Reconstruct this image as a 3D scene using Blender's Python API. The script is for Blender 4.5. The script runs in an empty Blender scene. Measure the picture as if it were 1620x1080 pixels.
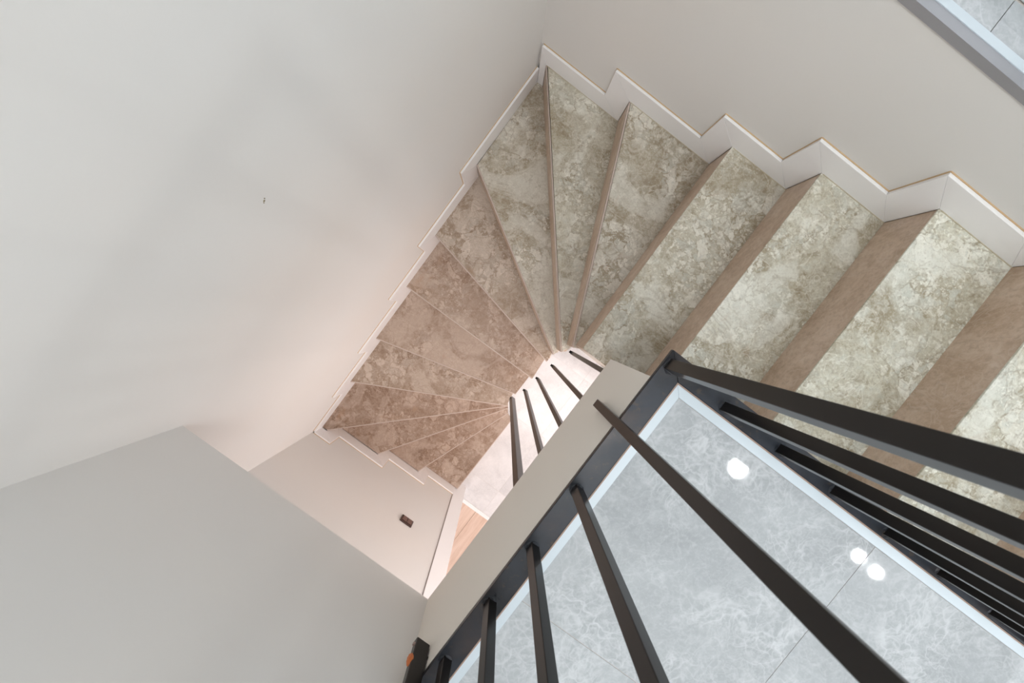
import bpy, bmesh, math, random
from mathutils import Vector, Matrix
random.seed(7)
S = bpy.context.scene
COL = S.collection
H = 3.78                      # camera height above the lower floor; depths below the lens are given as Z

# ------------------------------------------------------------------ camera
F, NX, NY, TH = 720.0, 800.0, 497.0, math.radians(36.87)
down = Vector(((NX - 810) / F, -(NY - 540) / F, -1)).normalized()
up = -down
uu = Vector((math.cos(TH), -math.sin(TH), 0)); uu = (uu - uu.dot(up) * up).normalized()
vv = up.cross(uu)
cam_d = bpy.data.cameras.new('camera')
cam = bpy.data.objects.new('camera', cam_d); COL.objects.link(cam)
M = Matrix((uu, vv, up)).to_4x4()            # rows: world axes seen from the camera
cam.matrix_world = Matrix.Translation((0, 0, H)) @ M
cam_d.sensor_fit = 'HORIZONTAL'; cam_d.sensor_width = 36.0; cam_d.lens = 36.0 * F / 1620.0
cam_d.clip_start = 0.02; cam_d.clip_end = 60
S.camera = cam
cam_d.dof.use_dof = True; cam_d.dof.focus_distance = 1.45; cam_d.dof.aperture_fstop = 8.5

# ------------------------------------------------------------------ colour management
S.view_settings.view_transform = 'Standard'; S.view_settings.look = 'None'
S.view_settings.gamma = 1.0; S.view_settings.use_curve_mapping = False
S.view_settings.exposure = -0.08

# ------------------------------------------------------------------ world and large lights
w = bpy.data.worlds.new('world'); S.world = w; w.use_nodes = True
w.node_tree.nodes['Background'].inputs[0].default_value = (0.86, 0.93, 1.0, 1)
w.node_tree.nodes['Background'].inputs[1].default_value = 1.0

def area(name, loc, target, sx, sy, power, colour, spread=180):
    d = bpy.data.lights.new(name, 'AREA'); d.shape = 'RECTANGLE'; d.size = sx; d.size_y = sy
    d.energy = power; d.color = colour; d.spread = math.radians(spread)
    o = bpy.data.objects.new(name, d); COL.objects.link(o)
    o.location = loc
    o.rotation_euler = (Vector(target) - Vector(loc)).to_track_quat('-Z', 'Y').to_euler()
    return o
area('far_window_daylight', (5.0, 0.1, H + 0.55), (-0.5, 0.1, H + 0.3), 1.7, 2.0, 20, (0.92, 0.965, 1.0))
area('side_window_daylight', (1.6, 1.55, H + 0.5), (0.9, -0.8, H - 0.3), 4.4, 1.9, 26, (0.92, 0.965, 1.0))
area('stair_fill_light', (0.70, -0.38, H + 1.74), (0.68, -0.2, 0), 1.2, 0.75, 36, (0.95, 0.98, 1.0))  # added overhead fill for the stairwell; the ceiling has no opening here
area('lower_hall_lamps', (1.7, -0.55, H - 1.34), (1.7, -0.55, 0), 1.9, 1.1, 44, (1.0, 0.90, 0.88))
area('lower_hall_fill', (4.9, -0.4, 1.3), (-0.5, -0.4, 1.2), 1.8, 1.9, 38, (1.0, 0.87, 0.86))  # warm fill added at the hall's far end to brighten the lower left wall
area('lower_room_window', (1.3, -3.6, 1.4), (0.9, -1.2, 0.6), 1.6, 1.8, 36, (1.0, 0.9, 0.88))

# ------------------------------------------------------------------ materials
def mat(name, rgb, rough=0.5, metal=0.0, spec=0.5):
    m = bpy.data.materials.new(name); m.use_nodes = True
    b = m.node_tree.nodes['Principled BSDF']
    b.inputs['Base Color'].default_value = (*rgb, 1); b.inputs['Roughness'].default_value = rough
    b.inputs['Metallic'].default_value = metal; b.inputs['Specular IOR Level'].default_value = spec
    return m
class NT:
    def __init__(s, m): s.t = m.node_tree; s.b = s.t.nodes['Principled BSDF']
    def n(s, typ, **kw):
        x = s.t.nodes.new(typ)
        for k, v in kw.items():
            if hasattr(x, k): setattr(x, k, v)
        return x
    def l(s, a, b): s.t.links.new(a, b)
    def val(s, x, v):
        if isinstance(v, (int, float)): x.default_value = v
        else: s.l(v, x)
    def math(s, op, a, b=0.0, clamp=False):
        x = s.n('ShaderNodeMath', operation=op, use_clamp=clamp); s.val(x.inputs[0], a); s.val(x.inputs[1], b); return x.outputs[0]
    def mix(s, f, a, b):
        x = s.n('ShaderNodeMix', data_type='RGBA'); s.val(x.inputs[0], f)
        for i, c in ((6, a), (7, b)):
            if isinstance(c, tuple): x.inputs[i].default_value = (*c, 1)
            else: s.l(c, x.inputs[i])
        return x.outputs[2]
    def ramp(s, f, *st):
        x = s.n('ShaderNodeValToRGB'); s.l(f, x.inputs[0]); e = x.color_ramp.elements
        while len(e) < len(st): e.new(0.5)
        for q, (p, c) in zip(e, st): q.position = p; q.color = (c, c, c, 1) if isinstance(c, (int, float)) else (*c, 1)
        return x.outputs[0]
    def noise(s, vec, scale, detail=4, rough=0.55, dist=0.0):
        x = s.n('ShaderNodeTexNoise'); s.l(vec, x.inputs['Vector']); x.inputs['Scale'].default_value = scale
        x.inputs['Detail'].default_value = detail; x.inputs['Roughness'].default_value = rough; x.inputs['Distortion'].default_value = dist
        return x
    def vor(s, vec, scale, feature='F1'):
        x = s.n('ShaderNodeTexVoronoi', feature=feature); s.l(vec, x.inputs['Vector']); x.inputs['Scale'].default_value = scale
        return x
    def warp(s, vec, scale, amt):
        nz = s.noise(vec, scale, 3)
        a = s.n('ShaderNodeVectorMath', operation='SUBTRACT'); s.l(nz.outputs['Color'], a.inputs[0]); a.inputs[1].default_value = (.5, .5, .5)
        c = s.n('ShaderNodeVectorMath', operation='SCALE'); s.l(a.outputs[0], c.inputs[0]); c.inputs[3].default_value = amt
        d = s.n('ShaderNodeVectorMath', operation='ADD'); s.l(vec, d.inputs[0]); s.l(c.outputs[0], d.inputs[1])
        return d.outputs[0]
    def bump(s, h, strength, dist=0.002):
        x = s.n('ShaderNodeBump'); s.l(h, x.inputs['Height']); x.inputs['Strength'].default_value = strength; x.inputs['Distance'].default_value = dist
        s.l(x.outputs[0], s.b.inputs['Normal'])

def plaster(name, rgb):
    m = mat(name, rgb, 0.75, spec=0.25); t = NT(m); tc = t.n('ShaderNodeTexCoord').outputs['Object']
    nz = t.noise(tc, 1.3, 3); n2 = t.noise(tc, 140, 3)
    c = t.mix(t.ramp(nz.outputs[0], (.3, 0.0), (.7, 1.0)), rgb, tuple(x * f for x, f in zip(rgb, (1.02, 0.99, 0.965))))
    t.l(c, t.b.inputs['Base Color']); t.bump(n2.outputs[0], 0.08, 0.001)
    return m

def seeded(t):
    tc = t.n('ShaderNodeTexCoord').outputs['Object']
    sd = t.n('ShaderNodeAttribute', attribute_type='OBJECT', attribute_name='seed')
    off = t.n('ShaderNodeCombineXYZ'); t.l(sd.outputs['Fac'], off.inputs[0]); t.l(sd.outputs['Fac'], off.inputs[1])
    ad = t.n('ShaderNodeVectorMath', operation='ADD'); t.l(tc, ad.inputs[0]); t.l(off.outputs[0], ad.inputs[1])
    return ad.outputs[0]
def vein(t, v, sc, width, dist, soft=2.5):
    """thin wandering line where a noise field crosses its middle: 1 on the line, 0 off it"""
    f = t.noise(v, sc, 3, .5, dist).outputs[0]
    return t.ramp(t.math('ABSOLUTE', t.math('SUBTRACT', f, .5)), (0.0, 1.0), (width, .55), (width * soft, 0.0))
def breccia():
    """brecciated marble; the object property tone moves it from grey green (0) to rosy brown (1)"""
    m = mat('breccia_marble', (.4, .36, .3), 0.36, spec=0.4); t = NT(m); v = seeded(t)
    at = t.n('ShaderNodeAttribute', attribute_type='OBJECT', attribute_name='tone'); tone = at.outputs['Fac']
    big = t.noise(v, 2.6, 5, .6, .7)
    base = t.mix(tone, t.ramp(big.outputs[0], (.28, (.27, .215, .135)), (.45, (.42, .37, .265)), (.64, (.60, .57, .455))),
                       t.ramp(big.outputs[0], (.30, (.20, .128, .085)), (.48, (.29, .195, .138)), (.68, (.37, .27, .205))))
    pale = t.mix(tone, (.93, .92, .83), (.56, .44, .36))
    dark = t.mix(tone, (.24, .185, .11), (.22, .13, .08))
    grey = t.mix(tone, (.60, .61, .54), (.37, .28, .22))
    fine = t.noise(v, 34, 6, .72, .3)
    col = t.mix(t.ramp(fine.outputs[0], (.36, .55), (.50, 0.0)), base, dark)
    col = t.mix(t.ramp(fine.outputs[0], (.50, 0.0), (.66, .55)), col, grey)
    zone = t.ramp(t.noise(v, 3.4, 4, .6, 1.0).outputs[0], (.44, 0.0), (.55, 1.0))
    for i, (sc, wa, lo, k, ed) in enumerate(((8.5, .20, .66, .55, .05), (20, .09, .56, .65, .10), (47, .045, .50, .6, .16), (110, .02, .52, .6, .25))):
        vo = t.n('ShaderNodeVectorMath', operation='ADD'); t.l(v, vo.inputs[0]); vo.inputs[1].default_value = (i * 3.1, i * 1.7, 0)
        wv = t.warp(vo.outputs[0], sc * 0.7, wa)
        cell = t.vor(wv, sc); edge = t.vor(wv, sc, 'DISTANCE_TO_EDGE')
        sep = t.n('ShaderNodeSeparateColor'); t.l(cell.outputs['Color'], sep.inputs[0])
        pick = t.ramp(sep.outputs[0], (lo, 0.0), (lo + .05, 1.0))
        inside = t.ramp(edge.outputs['Distance'], (ed * .3, 0.0), (ed, 1.0))
        cl = t.mix(t.ramp(sep.outputs[1], (.25, 0.0), (.8, 1.0)), pale, grey)
        zz = t.math('ADD', t.math('MULTIPLY', zone, .78), .22)
        col = t.mix(t.math('MULTIPLY', t.math('MULTIPLY', t.math('MULTIPLY', pick, inside), zz), k), col, cl)
        if i in (0, 1):   # dark healed rims round the picked clasts only
            rim = t.math('MULTIPLY', t.math('MULTIPLY', t.math('SUBTRACT', 1.0, inside), pick), t.math('MULTIPLY', zone, .28))
            col = t.mix(rim, col, dark)
    drift = t.ramp(t.noise(v, 1.7, 5, .62, 1.6).outputs[0], (.53, 0.0), (.565, .55), (.75, .8))
    col = t.mix(drift, col, t.mix(.45, pale, grey))
    col = t.mix(t.math('MULTIPLY', vein(t, v, 5.0, .006, 1.2), .3), col, dark)
    col = t.mix(t.math('MULTIPLY', vein(t, v, 11.0, .008, 1.0), .35), col, pale)
    sp = t.noise(v, 150, 4, .75)
    col = t.mix(t.ramp(sp.outputs[0], (.54, 0.0), (.74, .5)), col, pale)
    col = t.mix(t.ramp(sp.outputs[0], (.26, .5), (.45, 0.0)), col, dark)
    rust = t.ramp(t.noise(v, 5.5, 5, .72, .6).outputs[0], (.61, 0.0), (.74, .5))
    col = t.mix(rust, col, (.40, .24, .14))
    t.l(col, t.b.inputs['Base Color'])
    t.bump(sp.outputs[0], 0.05, 0.0006)
    return m

def brown_stone():
    """the darker rosy stone of the risers: fine horizontal drag, few clasts"""
    m = mat('rosy_riser_stone', (.34, .24, .18), 0.4, spec=0.4); t = NT(m); v = seeded(t)
    a = t.noise(v, 7, 6, .7, 1.0); f = t.noise(v, 60, 5, .7, .4)
    col = t.ramp(a.outputs[0], (.32, (.47, .335, .235)), (.5, (.59, .445, .335)), (.68, (.68, .54, .43)))
    col = t.mix(t.ramp(f.outputs[0], (.36, .4), (.5, 0.0)), col, (.38, .27, .20))
    col = t.mix(t.ramp(f.outputs[0], (.52, 0.0), (.7, .4)), col, (.70, .59, .51))
    col = t.mix(t.math('MULTIPLY', vein(t, v, 9.0, .008, 1.5), .4), col, (.70, .59, .50))
    t.l(col, t.b.inputs['Base Color']); return m

def web_marble(name, base, veinc, rough, k=0.75):
    """pale grey polished stone with a fine white web of veins"""
    m = mat(name, base, rough, spec=0.5); t = NT(m); v = seeded(t)
    cl = t.noise(v, 4, 6, .65, .7)
    col = t.mix(t.ramp(cl.outputs[0], (.34, 0.0), (.66, 1.0)), tuple(x * .88 for x in base), tuple(min(1, x * 1.10) for x in base))
    zone = t.ramp(t.noise(v, 3.2, 4, .6, .8).outputs[0], (.38, .25), (.60, 1.0))
    for sc, wd, ds, kk in ((4.5, .007, 1.5, .7), (8, .009, 1.2, .62), (13, .013, 1.0, .5), (24, .02, .8, .42), (45, .03, .6, .3)):
        col = t.mix(t.math('MULTIPLY', t.math('MULTIPLY', vein(t, t.warp(v, sc * 1.7, .5 / sc), sc, wd, ds, 2.8), zone), kk * k / .75), col, veinc)
    fz = t.noise(v, 90, 4, .7)
    col = t.mix(t.ramp(fz.outputs[0], (.5, 0.0), (.72, .3)), col, veinc)
    t.l(col, t.b.inputs['Base Color'])
    return m

def steel(name, rgb, rough=.36, k=2.0, patch=.6):
    m = mat(name, rgb, rough, .2, .42); t = NT(m); tc = t.n('ShaderNodeTexCoord').outputs['Object']
    nz = t.noise(tc, 9, 5, .65, .4); n2 = t.noise(tc, 60, 3)
    c = t.mix(t.ramp(nz.outputs[0], (.35, 0.0), (.68, 1.0)), rgb, tuple(x * k for x in (rgb[0] * .9, rgb[1], rgb[2] * 1.12)))
    c = t.mix(t.ramp(n2.outputs[0], (.62, 0.0), (.72, patch)), c, (.075, .05, .035))
    c = t.mix(t.ramp(t.noise(tc, 5, 4, .6, .8).outputs[0], (.52, 0.0), (.66, patch)), c, (.055, .040, .036))
    t.l(c, t.b.inputs['Base Color'])
    t.l(t.ramp(nz.outputs[0], (.3, rough * (1 - .4 * patch)), (.7, rough * (1 + .6 * patch))), t.b.inputs['Roughness'])
    return m

def wood():
    m = mat('pale_oak_boards', (.62, .42, .30), .45); t = NT(m); tc = t.n('ShaderNodeTexCoord').outputs['Object']
    mp = t.n('ShaderNodeMapping'); t.l(tc, mp.inputs[0]); mp.inputs['Scale'].default_value = (14, 1.2, 1)
    sd = t.n('ShaderNodeAttribute', attribute_type='OBJECT', attribute_name='seed')
    t.l(sd.outputs['Fac'], mp.inputs['Location'])
    g = t.noise(mp.outputs[0], 3, 6, .6, .6)
    t.l(t.ramp(g.outputs[0], (.3, (.64, .46, .36)), (.7, (.80, .63, .53))), t.b.inputs['Base Color'])
    return m

WALL = plaster('white_plaster', (.762, .758, .742))
WALLB = plaster('white_plaster_reveal', (.80, .77, .715))
WHITE = mat('white_skirting', (.90, .89, .89), .3)
STRIP = mat('white_edge_trim', (.60, .67, .72), .3)
CORE = plaster('stair_render', (.70, .66, .60))
BREC = breccia()
RISER = brown_stone()
TILE = web_marble('grey_web_marble', (.41, .430, .445), (.61, .63, .645), .035)
TILEL = web_marble('pale_hall_marble', (.70, .70, .71), (.86, .85, .85), .12, .35)
WOOD = wood()
STEEL = steel('blackened_steel', (.016, .017, .020), .36)
BAR = steel('dark_brown_steel', (.013, .0105, .009), .28, 1.1, .04)
GALV = mat('grey_metal_edge', (.36, .36, .38), .45, .3)
SEAL = mat('amber_sealant', (.60, .42, .24), .6)
GROUT = mat('grout', (.55, .50, .46), .85)
GROUTL = mat('pale_grout', (.72, .69, .67), .85)
NOSE = mat('polished_edge_highlight', (.56, .46, .40), .25)  # pale polished edge; on the lower treads also a painted arris highlight
CREAM = mat('cream_sealant', (.56, .50, .38), .5)
SWB = mat('dark_brown_plastic', (.055, .028, .022), .35)
SWC = mat('brown_rocker', (.16, .09, .075), .35)
COPPER = mat('orange_filler', (.55, .15, .04), .5)
SCREW = mat('screw_metal', (.40, .30, .27), .35, .9)
GLASS = mat('clear_glass', (1, 1, 1), 0.0); GLASS.node_tree.nodes['Principled BSDF'].inputs['Transmission Weight'].default_value = 1
FRAME = mat('white_window_frame', (.72, .78, .80), .35)
CHIP = mat('chipped_plaster', (.26, .21, .12), .8)
LAMP = mat('lamp_diffuser', (1, 1, 1)); lb = LAMP.node_tree.nodes['Principled BSDF']
lb.inputs['Emission Color'].default_value = (.97, 1, 1, 1); lb.inputs['Emission Strength'].default_value = 220

# ------------------------------------------------------------------ mesh helpers (z given as depth Z below the lens)
def prism_bm(bm, poly, za, zb):
    """poly: (x, y) list; za, zb: depths below the lens"""
    lo, hi = H - max(za, zb), H - min(za, zb)
    a = [bm.verts.new((x, y, lo)) for x, y in poly]; b = [bm.verts.new((x, y, hi)) for x, y in poly]
    bm.faces.new(a[::-1]); bm.faces.new(b)
    for i in range(len(poly)):
        j = (i + 1) % len(poly); bm.faces.new((a[i], a[j], b[j], b[i]))
def ext_bm(bm, pts, d):
    """pts: 3-D polygon, extruded by vector d"""
    a = [bm.verts.new(p) for p in pts]; b = [bm.verts.new(Vector(p) + Vector(d)) for p in pts]
    bm.faces.new(a[::-1]); bm.faces.new(b)
    for i in range(len(pts)):
        j = (i + 1) % len(pts); bm.faces.new((a[i], a[j], b[j], b[i]))
def box_bm(bm, x0, x1, y0, y1, za, zb): prism_bm(bm, [(x0, y0), (x1, y0), (x1, y1), (x0, y1)], za, zb)
def cyl_bm(bm, c, r, h, axis='Z', seg=20, r2=None):
    rot = {'Z': Matrix.Identity(4), 'X': Matrix.Rotation(math.pi / 2, 4, 'Y'), 'Y': Matrix.Rotation(-math.pi / 2, 4, 'X')}[axis]
    bmesh.ops.create_cone(bm, cap_ends=True, segments=seg, radius1=r, radius2=r if r2 is None else r2, depth=h,
                          matrix=Matrix.Translation(c) @ rot)
def obj(name, bm, m, parent=None, bevel=0.0, seg=2, **props):
    bmesh.ops.recalc_face_normals(bm, faces=bm.faces)
    if bevel:
        bmesh.ops.bevel(bm, geom=list(bm.edges), offset=bevel, segments=seg, profile=.5, affect='EDGES', clamp_overlap=True)
    me = bpy.data.meshes.new(name); bm.to_mesh(me); bm.free(); me.materials.append(m)
    o = bpy.data.objects.new(name, me); COL.objects.link(o)
    if parent: o.parent = parent
    for k, v in props.items(): o[k] = v
    return o
def box(name, x0, x1, y0, y1, za, zb, m, parent=None, bevel=0.0, **p):
    bm = bmesh.new(); box_bm(bm, x0, x1, y0, y1, za, zb); return obj(name, bm, m, parent, bevel, **p)
def prism(name, poly, za, zb, m, parent=None, bevel=0.0, **p):
    bm = bmesh.new(); prism_bm(bm, poly, za, zb); return obj(name, bm, m, parent, bevel, **p)
def empty(name, loc=(0, 0, 0), **props):
    # children keep world coordinates: the base is stored in the Empty and cancelled by the parent inverse
    o = bpy.data.objects.new(name, None); COL.objects.link(o); o.location = loc; o.empty_display_size = .1
    for k, v in props.items(): o[k] = v
    return o
def settle(root):
    inv = Matrix.Translation(root.location).inverted()
    for c in root.children: c.matrix_parent_inverse = inv

# ------------------------------------------------------------------ room shell
ZF, ZS, ZL, ZC = 0.925, 1.30, 3.78, -1.78       # upper floor, soffit, lower floor, ceiling
XL, NB, NG, NLW = -0.55, 0.982, -0.81, -1.372    # left wall, right wall, upper front wall, lower wall
FX, FN = 0.319, 0.078                            # edge of the upper floor slab
XE, XF = 4.95, 5.15
st = dict(kind='structure')

wl = box('wall_left', XL - .15, XL, -1.6, 1.8, ZC, ZL, WALL, **st)
wr = box('wall_right', XL, XF, NB, NB + .14, ZF + .003, ZL, WALL, **st)
wf = box('wall_front', XL, XF, NG - .14, NG, ZC, ZS, WALL, **st)
wlow = box('wall_lower', XL, 0.507, NLW - .11, NLW, ZS + .0, ZL, WALL, **st)
wlow2 = bmesh.new(); box_bm(wlow2, 0.507, 1.55, NLW - .11, NLW, ZS, 1.68); box_bm(wlow2, 1.55, XF, NLW - .11, NLW, ZS, ZL)
obj('wall_lower', wlow2, WALL, **st)
box('wall_back', XL - .15, XF, -4.2, -4.08, ZS, ZL, WALL, **st)
box('wall_back', XL - .15, XL - .02, -4.08, -1.6, ZS, ZL, WALL, **st)
box('wall_end', XF, XF + .1, -4.2, 1.8, ZS, ZL, WALL, **st)
# end wall with a window, upper level
bm = bmesh.new()
box_bm(bm, XF, XF + .12, NG - .1, NG + .05, ZC, ZF); box_bm(bm, XF, XF + .12, .99, 1.8, ZC, ZF)
box_bm(bm, XF, XF + .12, NG + .05, .99, ZC, -1.65); box_bm(bm, XF, XF + .12, NG + .05, .99, .55, ZF + .3)
obj('wall_end', bm, WALL, **st)
box('ceiling', XL - .15, XF + .1, NG - .14, 1.9, ZC - .1, ZC, WALL, **st)
# soffit of the lower level behind the stair opening
bm = bmesh.new()
box_bm(bm, XL - .15, XF, -4.2, NG - .14, ZS, ZS - .06)
obj('ceiling_lower', bm, WALL, **st)

# the floor slab of the upper level with its pale vertical edge
slab = bmesh.new()
L = [(FX, NG), (XF, NG), (XF, NB), (1.36, NB), (1.36, FN), (FX, FN)]
prism_bm(slab, L, ZS, ZF + .016)
fl = obj('floor', slab, WALLB, **st)
# tiles of the upper floor
X0, N0 = 0.387, 0.076
def clip_tile(x0, x1, y0, y1):
    r = []
    if y1 <= N0 or x0 >= 1.345: return [(x0, x1, y0, y1)]
    if y0 < N0: r.append((x0, x1, y0, N0))
    if x1 > 1.345 and y1 > N0: r.append((max(x0, 1.345), x1, max(y0, N0), y1))
    return r
i = 0
for a in range(-1, 8):
    for b in range(-1, 3):
        x0, x1 = .32 + .6 * a, .92 + .6 * a; y0, y1 = -.462 + .6 * b, .138 + .6 * b
        x0, x1, y0, y1 = max(x0, X0), min(x1, XF), max(y0, NG), min(y1, NB)
        if x1 - x0 < .01 or y1 - y0 < .01: continue
        for (p, q, r, s) in clip_tile(x0, x1, y0, y1):
            g = .0008
            box('floor_tile', p + g, q - g, r + g, s - g, ZF, ZF + .014, TILE, fl, seed=float(i * 3.7 % 29)); i += 1
prism('grout_bed', [(X0, NG), (XF, NG), (XF, NB), (1.345, NB), (1.345, N0), (X0, N0)], ZF + .0012, ZF + .015, GROUT, fl)
# white upstand strips between the tiles and the steel plate (standing a touch proud)
prism('edge_strip', [(.367, NG), (.367, .098), (X0, N0), (X0, NG)], ZF - .004, ZF + .015, STRIP, fl, .0008)
prism('edge_strip', [(.367, .098), (1.34, .098), (1.34, N0), (X0, N0)], ZF - .004, ZF + .015, STRIP, fl, .0008)
bm = bmesh.new(); box_bm(bm, .3655, .3685, NG, .0995, ZF - .005, ZF + .01); JB = mat('brown_joint', (.34, .24, .19), .6)
obj('sealant_line', bm, JB, fl)
box('sealant_line', .3685, 1.34, .0965, .0995, ZF - .005, ZF + .01, JB, fl)

# lower floor
lf = box('floor_lower', XL, XF, NLW - .105, NB, ZL + .0015, ZL + .12, GROUTL, **st)
i = 0
for a in range(-1, 8):
    for b in range(-1, 4):
        x0, x1 = .25 + .6 * a, .85 + .6 * a; y0, y1 = -1.237 + .6 * b, -.637 + .6 * b
        x0, x1, y0, y1 = max(x0, XL), min(x1, XF), max(y0, NLW - .09), min(y1, NB)
        if x1 - x0 < .02 or y1 - y0 < .02: continue
        box('floor_tile', x0 + .001, x1 - .001, y0 + .001, y1 - .001, ZL, ZL + .01, TILEL, lf, seed=float(i * 5.3 % 31)); i += 1
box('threshold_strip', .605, 1.55, NLW - .122, NLW - .091, ZL - .004, ZL + .01, WHITE, lf, .002)
wfl = box('floor_back_room', XL, XF, -4.1, NLW - .122, ZL + .01, ZL + .1, GROUT, **st)
for a in range(14):
    x0 = XL + .02 + a * .19
    for b in range(2):
        y1 = NLW - .122 - (b * 1.25 + (a % 3) * .4) + (.4 * (a % 3) if b == 0 else 0)
        y0 = max(-4.1, NLW - .122 - ((b + 1) * 1.25 + (a % 3) * .4)) if b == 0 else -4.1
        box('floor_board', x0 + .0012, x0 + .1888, y0 + .001, y1 - .001, ZL, ZL + .01, WOOD, wfl, .0, seed=float((a * 7 + b * 3) % 17))

# unseen panel added to block light through the gap between slab and upper flight
box('well_light_block', .46, 1.33, .052, .0625, ZS, 2.0, WALL, **st)

# ------------------------------------------------------------------ ledge above the right wall, window over it
led = box('trim_1', XL, XF, NB - .004, NB + .019, ZF - .002, ZF + .02, GALV, kind='structure')
t2 = box('trim_2', XL, XF, NB + .019, NB + .038, ZF - .004, ZF + .003, STRIP, kind='structure')
t3 = box('trim_3', XL, XF, NB + .038, NB + .14, ZF + .002, ZF + .003, GROUT, kind='structure')
for a in range(-2, 8):
    x0, x1 = .434 + .6 * a, 1.034 + .6 * a
    x0, x1 = max(x0, XL), min(x1, XF)
    box('sill_tile', x0 + .001, x1 - .001, NB + .0385, NB + .117, ZF - .002, ZF + .002, TILE, t3, seed=float(a * 2.9 % 13))
win = empty('window_1', (2.3, NB + .14, H - ZF), kind='structure')
WN = NB + .123
def wbox(n, *a, m=FRAME, b=.003): return box(n, *a, m, win, b)
wbox('bottom_rail', XL, XF, WN, WN + .06, ZF + .0, ZF - .05)
wbox('top_rail', XL, XF, WN, WN + .06, ZC + .06, ZC)
for k in range(6):
    x = XL + .0 + k * (XF - XL - .05) / 5
    wbox('mullion', x, x + .05, WN + .002, WN + .058, ZC + .06, ZF - .05)
for k in range(5):
    x = XL + .05 + k * (XF - XL - .05) / 5
    wbox('pane', x, x + (XF - XL - .05) / 5 - .05, WN + .027, WN + .033, ZC + .06, ZF - .05, m=GLASS, b=0)
settle(win)
w2 = empty('window_2', (XF, .1, H - .55), kind='structure')
for nme, a in (('bottom_rail', (NG + .05, .99, .50, .55)), ('top_rail', (NG + .05, .99, -1.65, -1.60)),
               ('side_rail', (NG + .05, NG + .10, -1.6, .5)), ('side_rail', (.94, .99, -1.6, .5)), ('mullion', (.07, .11, -1.6, .5))):
    box(nme, XF + .02, XF + .08, a[0], a[1], a[2], a[3], FRAME, w2, .003)
box('pane', XF + .045, XF + .05, NG + .1, .07, -1.6, .5, GLASS, w2); box('pane', XF + .045, XF + .05, .11, .94, -1.6, .5, GLASS, w2)
settle(w2)

# ------------------------------------------------------------------ staircase
# number: (depth Z, nosing from the wall end to the well end)
nose = {
 6: (1.105, (1.07, .97), (1.07, .066)), 5: (1.285, (.80, .97), (.80, .066)), 4: (1.475, (.54, .97), (.54, .066)),
 3: (1.665, (.292, .97), (.302, .070)), 2: (1.853, (-.112, .97), (.299, .055)), 1: (2.04, (-.507, .97), (.300, .012)),
 0: (2.225, (-.54, .488), (.305, -.020)), -1: (2.40, (-.54, .108), (.324, -.072)), -2: (2.575, (-.54, -.212), (.341, -.205)),
 -3: (2.75, (-.54, -.588), (.341, -.355)), -4: (2.91, (-.54, -.945), (.360, -.472)), -5: (3.07, (-.50, -1.36), (.389, -.492)),
 -6: (3.24, (-.135, -1.36), (.420, -.531)), -7: (3.42, (.183, -1.36), (.466, -.591)), -8: (3.60, (.532, -1.36), (.545, -.66)),
}
top = (0.925, (1.34, .97), (1.34, .066))
tone = {6: .0, 5: .0, 4: .10, 3: .2, 2: .32, 1: .22, 0: .35, -1: .75, -2: .95, -3: .95, -4: .85, -5: 1., -6: 1., -7: 1., -8: .95}  # lower treads: browner stone, with warm lamp tint also put into the colour
seeds = {6: 3.1, 5: 11.7, 4: 7.3, 3: 19.2, 2: 23.9, 1: 5.5, 0: 14.4, -1: 28.2, -2: 9.9, -3: 17.6, -4: 2.2, -5: 31.5, -6: 12.8, -7: 21.1, -8: 6.7}
stair = empty('staircase', (.55, -1.0, 0.0), label='winding staircase of brecciated marble treads turning down along the walls', category='staircase')
def shift(a, b, d):
    """line a-b moved by d to its uphill side"""
    a, b = Vector(a), Vector(b); t = (b - a).normalized(); nrm = Vector((-t.y, t.x))
    return tuple(a + nrm * d), tuple(b + nrm * d)
def clampw(p, k):
    return (max(p[0], XL + .004), min(max(p[1], NLW + .004), NB - .004))
order = sorted(nose); nosings = []
for k in order:
    z, a, b = nose[k]
    zn, an, bn = nose.get(k + 1, top)
    a2, b2 = shift(an, bn, .022)
    mid = []
    if k == 0: mid = [(-.54, .97)]
    if k == -5: mid = [(-.54, -1.36)]
    if k == 0: a2 = (a2[0], .97)
    if k in (-2, -3, -4, -5): a2 = (-.54, a2[1])
    if k == -1: a2 = (-.54, a2[1])
    if k >= 1: a2 = (a2[0], .97)
    if k <= -6: a2 = (a2[0], -1.36)
    poly = [a] + mid + [a2, b2, b]
    # keep the polygon simple at the tight newel side
    area2 = sum(poly[i][0] * poly[(i + 1) % len(poly)][1] - poly[(i + 1) % len(poly)][0] * poly[i][1] for i in range(len(poly)))
    if area2 < 0: poly = poly[::-1]
    poly = [clampw(p, k) for p in poly]
    th = .006 if k >= 3 else .026      # mitred edges on the upper flight, full edges on the winders
    n0, n1 = shift(a, b, .007 if k < 3 else 0)
    poly = [n0 if p == a else n1 if p == b else p for p in poly]
    if k >= 1 or k == 0: n0 = (n0[0], min(n0[1], .97))
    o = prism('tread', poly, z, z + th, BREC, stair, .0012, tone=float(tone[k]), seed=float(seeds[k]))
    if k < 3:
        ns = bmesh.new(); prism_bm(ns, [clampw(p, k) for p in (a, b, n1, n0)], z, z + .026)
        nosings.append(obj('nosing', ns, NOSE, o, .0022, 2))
    # riser below this nosing
    zp = nose[k - 1][0] if k - 1 in nose else ZL
    r0, r1 = shift(a, b, .0018); r2, r3 = shift(a, b, .030)
    o = prism('riser', [clampw(p, k) for p in (r0, r1, r3, r2)], z + th, zp, RISER, stair, 0, seed=float(seeds[k] + 40))
    # rendered concrete under the tread
    c0, c1 = shift(a, b, .030); c2, c3 = shift(an, bn, .034)
    core = [c0] + mid + [c2, c3, c1]
    depth = ZL if k <= -5 else z + .27
    prism('concrete_core', [clampw(p, k) for p in core], z + th, depth, CORE, stair)
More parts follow.
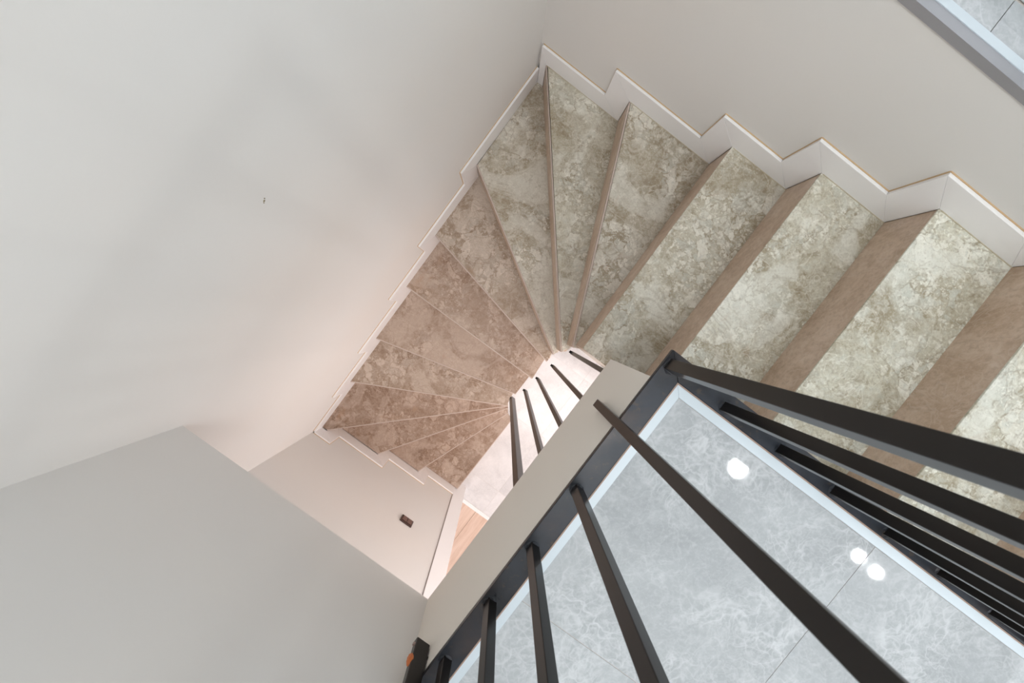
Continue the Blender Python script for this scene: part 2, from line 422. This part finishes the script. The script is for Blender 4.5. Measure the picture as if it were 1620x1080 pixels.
for k in range(1, 7):
    x0, x1 = nose[k][1][0], nose.get(k + 1, top)[1][0]
    box('sealant_line', x0 + .006, x1 + .004, .9675, .9695, nose[k][0] - .003, nose[k][0], CREAM, stair)
# top riser up to the upper floor, and its nosing tile
r0, r1 = shift(top[1], top[2], -.0); 
prism('riser', [(1.345, .97), (1.345, .085), (1.358, .085), (1.358, .97)],   .94, 1.105, RISER, stair, 0, seed=77.0)
settle(stair)

bpy.context.view_layer.update()
# ------------------------------------------------------------------ stepped skirting
def profile_pieces(pr, ds, dz, smin, smax):
    """pr: list of (s nosing, Z) ascending, last = end; gives skirting polygons in (s, Z)"""
    out = []
    for i in range(len(pr) - 1):
        (s, z), (sn, zn) = pr[i], pr[i + 1]
        P, Q = (s, z), (sn, z); P2, Q2 = (s - ds, z - dz), (sn - ds, z - dz)
        last = i == len(pr) - 2
        if last: Q, Q2 = (smax, z), (smax, z - dz)
        if i == 0: P2 = (max(P2[0], smin), P2[1])
        out.append([P, Q, Q2, P2])
        if not last: out.append([Q, (sn, zn), (sn - ds, zn - dz), Q2])
    return out
def skirting(name, polys, to3, d, label):
    root = empty(name, to3(*polys[0][0]), kind='structure')
    for pl in polys:
        c = Vector((sum(p[0] for p in pl) / len(pl), sum(p[1] for p in pl) / len(pl)))
        q = [c + (Vector(p) - c) * .998 for p in pl]
        bm = bmesh.new(); ext_bm(bm, [to3(*p) for p in q], d); obj('skirting_piece', bm, WHITE, root, .0009, 1)
        # sealant bead on the upper edge (last two points)
        a, b = Vector(pl[2]), Vector(pl[3])
        if (a - b).length > .01:
            t = (b - a).normalized(); nn = Vector((-t.y, t.x)) * .0024
            if (Vector(pl[0]) - a).dot(nn) > 0: nn = -nn
            bs = bmesh.new(); ext_bm(bs, [to3(*a), to3(*b), to3(*(b + nn)), to3(*(a + nn))], Vector(d) * .25)
            obj('sealant_line', bs, SEAL, root)
    settle(root); return root
# right wall: s = x
pr = [(nose[k][1][0], nose[k][0]) for k in (1, 2, 3, 4, 5, 6)] + [(1.34, .925)]
pp = profile_pieces(pr, .102, .105, -.538, 1.34)
pp.append([(-.538, 2.225), (-.507, 2.225), (-.507, 2.04), (-.538, 2.04 - .105)])
pp[0] = [pp[0][0], pp[0][1], pp[0][2], (-.538, 2.04 - .105)]
skirting('baseboard_right', pp, lambda s, z: Vector((s, NB, H - z)), (0, -.013, 0), '')
# left wall: s = y
pr = [(-1.36, 3.07)] + [(nose[k][1][1], nose[k][0]) for k in (-4, -3, -2, -1, 0)] + [(.97, 2.04)]
pp = profile_pieces(pr, .10, .125, -1.36, .969)
skirting('baseboard_left', pp, lambda s, z: Vector((XL, s, H - z)), (.012, 0, 0), '')
# lower wall: s = -x
pr = [(-.53, 3.60), (-.183, 3.42), (.135, 3.24), (.50, 3.07), (.54, 2.91)]
pp = profile_pieces(pr, .085, .12, -.507, .54)
pp[0][0] = (-.507, 3.60); pp[0][3] = (-.507, 3.48)
skirting('baseboard_lower', pp, lambda s, z: Vector((-s, NLW, H - z)), (0, .012, 0), '')

# doorway on the lower level
d1 = empty('door_1', (1.0, NLW, 0), kind='structure')
box('casing', .507, .605, NLW - .115, NLW + .006, ZL, 1.60, WHITE, d1, .002)
box('casing', 1.55, 1.648, NLW - .115, NLW + .006, ZL, 1.60, WHITE, d1, .002)
box('casing', .605, 1.55, NLW - .115, NLW + .006, 1.68, 1.60, WHITE, d1, .002)
bm = bmesh.new(); box_bm(bm, .5045, .507, NLW, NLW + .003, 3.47, 1.6); obj('sealant_line', bm, mat('grey_joint', (.30, .25, .24), .7), d1)
settle(d1)

# chip in the plaster of the left wall
bm = bmesh.new()
for dx, dz, r in ((0, 0, .0022), (.005, .004, .0013), (-.004, -.003, .0012)):
    cyl_bm(bm, (XL + .0005, -.114 + dx, H - .981 + dz), r, .0016, 'X', 7)
obj('plaster_chip', bm, CHIP, wl)

# ------------------------------------------------------------------ switch
sw = empty('light_switch', (.27, NLW, H - 2.71), label='dark brown double switch on the pale lower wall beside the doorway', category='switch')
box('plate', .229, .311, NLW, NLW + .010, 2.675, 2.747, SWB, sw, .003)
box('rocker', .237, .268, NLW + .010, NLW + .015, 2.687, 2.735, SWC, sw, .0015)
box('rocker', .272, .303, NLW + .010, NLW + .015, 2.687, 2.735, SWC, sw, .0015)
settle(sw)

# ------------------------------------------------------------------ upper balustrade
ZR = -.01                    # underside of the handrail
rail = empty('steel_balustrade', (FX, .14, H - ZF), category='railing',
             label='black steel balustrade with square bars standing along the grey marble landing edge')
PT = ZF - .006
# base plate in two flat bars, mitred at the corner
bm = bmesh.new()
prism_bm(bm, [(.316, NG + .002), (.3652, NG + .002), (.3652, .100), (.316, .147)], PT, ZF + .006)
obj('base_plate', bm, STEEL, rail, .0012, 1)
bm = bmesh.new()
prism_bm(bm, [(.3652, .100), (1.335, .100), (1.335, .147), (.316, .147)], PT, ZF + .006)
obj('base_plate', bm, STEEL, rail, .0012, 1)
def bar(cx, cy, s=.0205, zb=PT, m=BAR, name='baluster', sy=None):
    h = s / 2; hy = (sy or s) / 2
    o = box(name, cx - h, cx + h, cy - hy, cy + hy, zb, ZR, m, rail, .0012)
    return o
def weld(cx, cy, s=.0205):
    bm = bmesh.new(); cyl_bm(bm, (cx, cy, H - PT + .0015), s * .74, .003, 'Z', 12, s * .60)
    for v in bm.verts: v.co += Vector((random.uniform(-1, 1), random.uniform(-1, 1), 0)) * .0012
    obj('weld', bm, STEEL, rail)
for y in (-.2025, -.355, -.503, -.660): bar(.3355, y); weld(.3355, y)
bar(.335, .118, .024); weld(.335, .118, .024)
for x in (.477, .624, .771, .918, 1.065, 1.212): bar(x, .117); weld(x, .117)
bar(1.322, .117, .024); weld(1.322, .117, .024)
p1 = bar(.309, -.040, .019, 1.087); p1.name = 'fixing_post'
bm = bmesh.new(); box_bm(bm, .281, .3165, -.729, -.713, 1.008, ZR); fp = obj('fixing_post', bm, BAR, rail, .0015, 1)
bm = bmesh.new(); cyl_bm(bm, (.2800, -.720, H - .990), .0042, .006, 'X', 12); obj('screw', bm, SCREW, fp)
bm = bmesh.new(); cyl_bm(bm, (.3185, -.719, H - .972), .0032, .010, 'X', 12); cyl_bm(bm, (.3175, -.719, H - .972), .0055, .002, 'X', 12); obj('screw', bm, BAR, fp)
bm = bmesh.new()
bmesh.ops.create_icosphere(bm, subdivisions=3, radius=1, matrix=Matrix.Translation((.2815, -.721, H - .945)) @ Matrix.Diagonal((.0075, .0085, .018, 1)))
for v in bm.verts: v.co += v.normal * random.uniform(-.0006, .0006)
obj('filler_lump', bm, COPPER, fp)
# flat handrail with mitred corner
bm = bmesh.new(); prism_bm(bm, [(.313, NG + .002), (.357, NG + .002), (.357, .095), (.313, .139)], ZR, ZR - .03); obj('handrail', bm, BAR, rail, .003)
bm = bmesh.new(); prism_bm(bm, [(.357, .095), (1.335, .095), (1.335, .139), (.313, .139)], ZR, ZR - .03); obj('handrail', bm, BAR, rail, .003)
settle(rail)

# ------------------------------------------------------------------ balusters in the stair well
low = empty('stair_well_railing', (.346, -.4, H - 2.8), category='railing',
            label='row of slim dark bars fixed to the inner edge of the lower stair flight')
for y, z, s in ((.040, 2.07, .016), (-.067, 2.28, .016), (-.175, 2.44, .016), (-.281, 2.56, .017), (-.400, 2.83, .026)):
    x = .350
    box('baluster', x - s / 2, x + s / 2, y - s / 2, y + s / 2, z, ZS, BAR, low, .001)
    box('bracket', x - .017, x - s / 2 + .002, y - .006, y + .006, z - .012, z - .001, BAR, low, .001)
box('foot_rail', .337, .363, -.43, .06, ZS + .006, ZS, BAR, low, .001)
settle(low)

# ------------------------------------------------------------------ ceiling lights of the upper hall
def downlight(x, y, r, label):
    d = empty('downlight', (x, y, H - ZC), category='ceiling light', label=label)
    bm = bmesh.new(); cyl_bm(bm, (x, y, H - ZC - .004), r + .010, .008, 'Z', 40, r + .008); obj('ring', bm, WHITE, d)
    bm = bmesh.new(); cyl_bm(bm, (x, y, H - ZC - .0095), r, .003, 'Z', 40); obj('diffuser', bm, LAMP, d)
    settle(d)
downlight(2.27, .135, .074, 'round white ceiling light whose lone reflection shines nearest the railing corner')
downlight(3.545, .152, .049, 'round white ceiling light reflected left of the close pair on the marble')
downlight(3.745, .133, .048, 'round white ceiling light reflected right of the close pair on the marble')
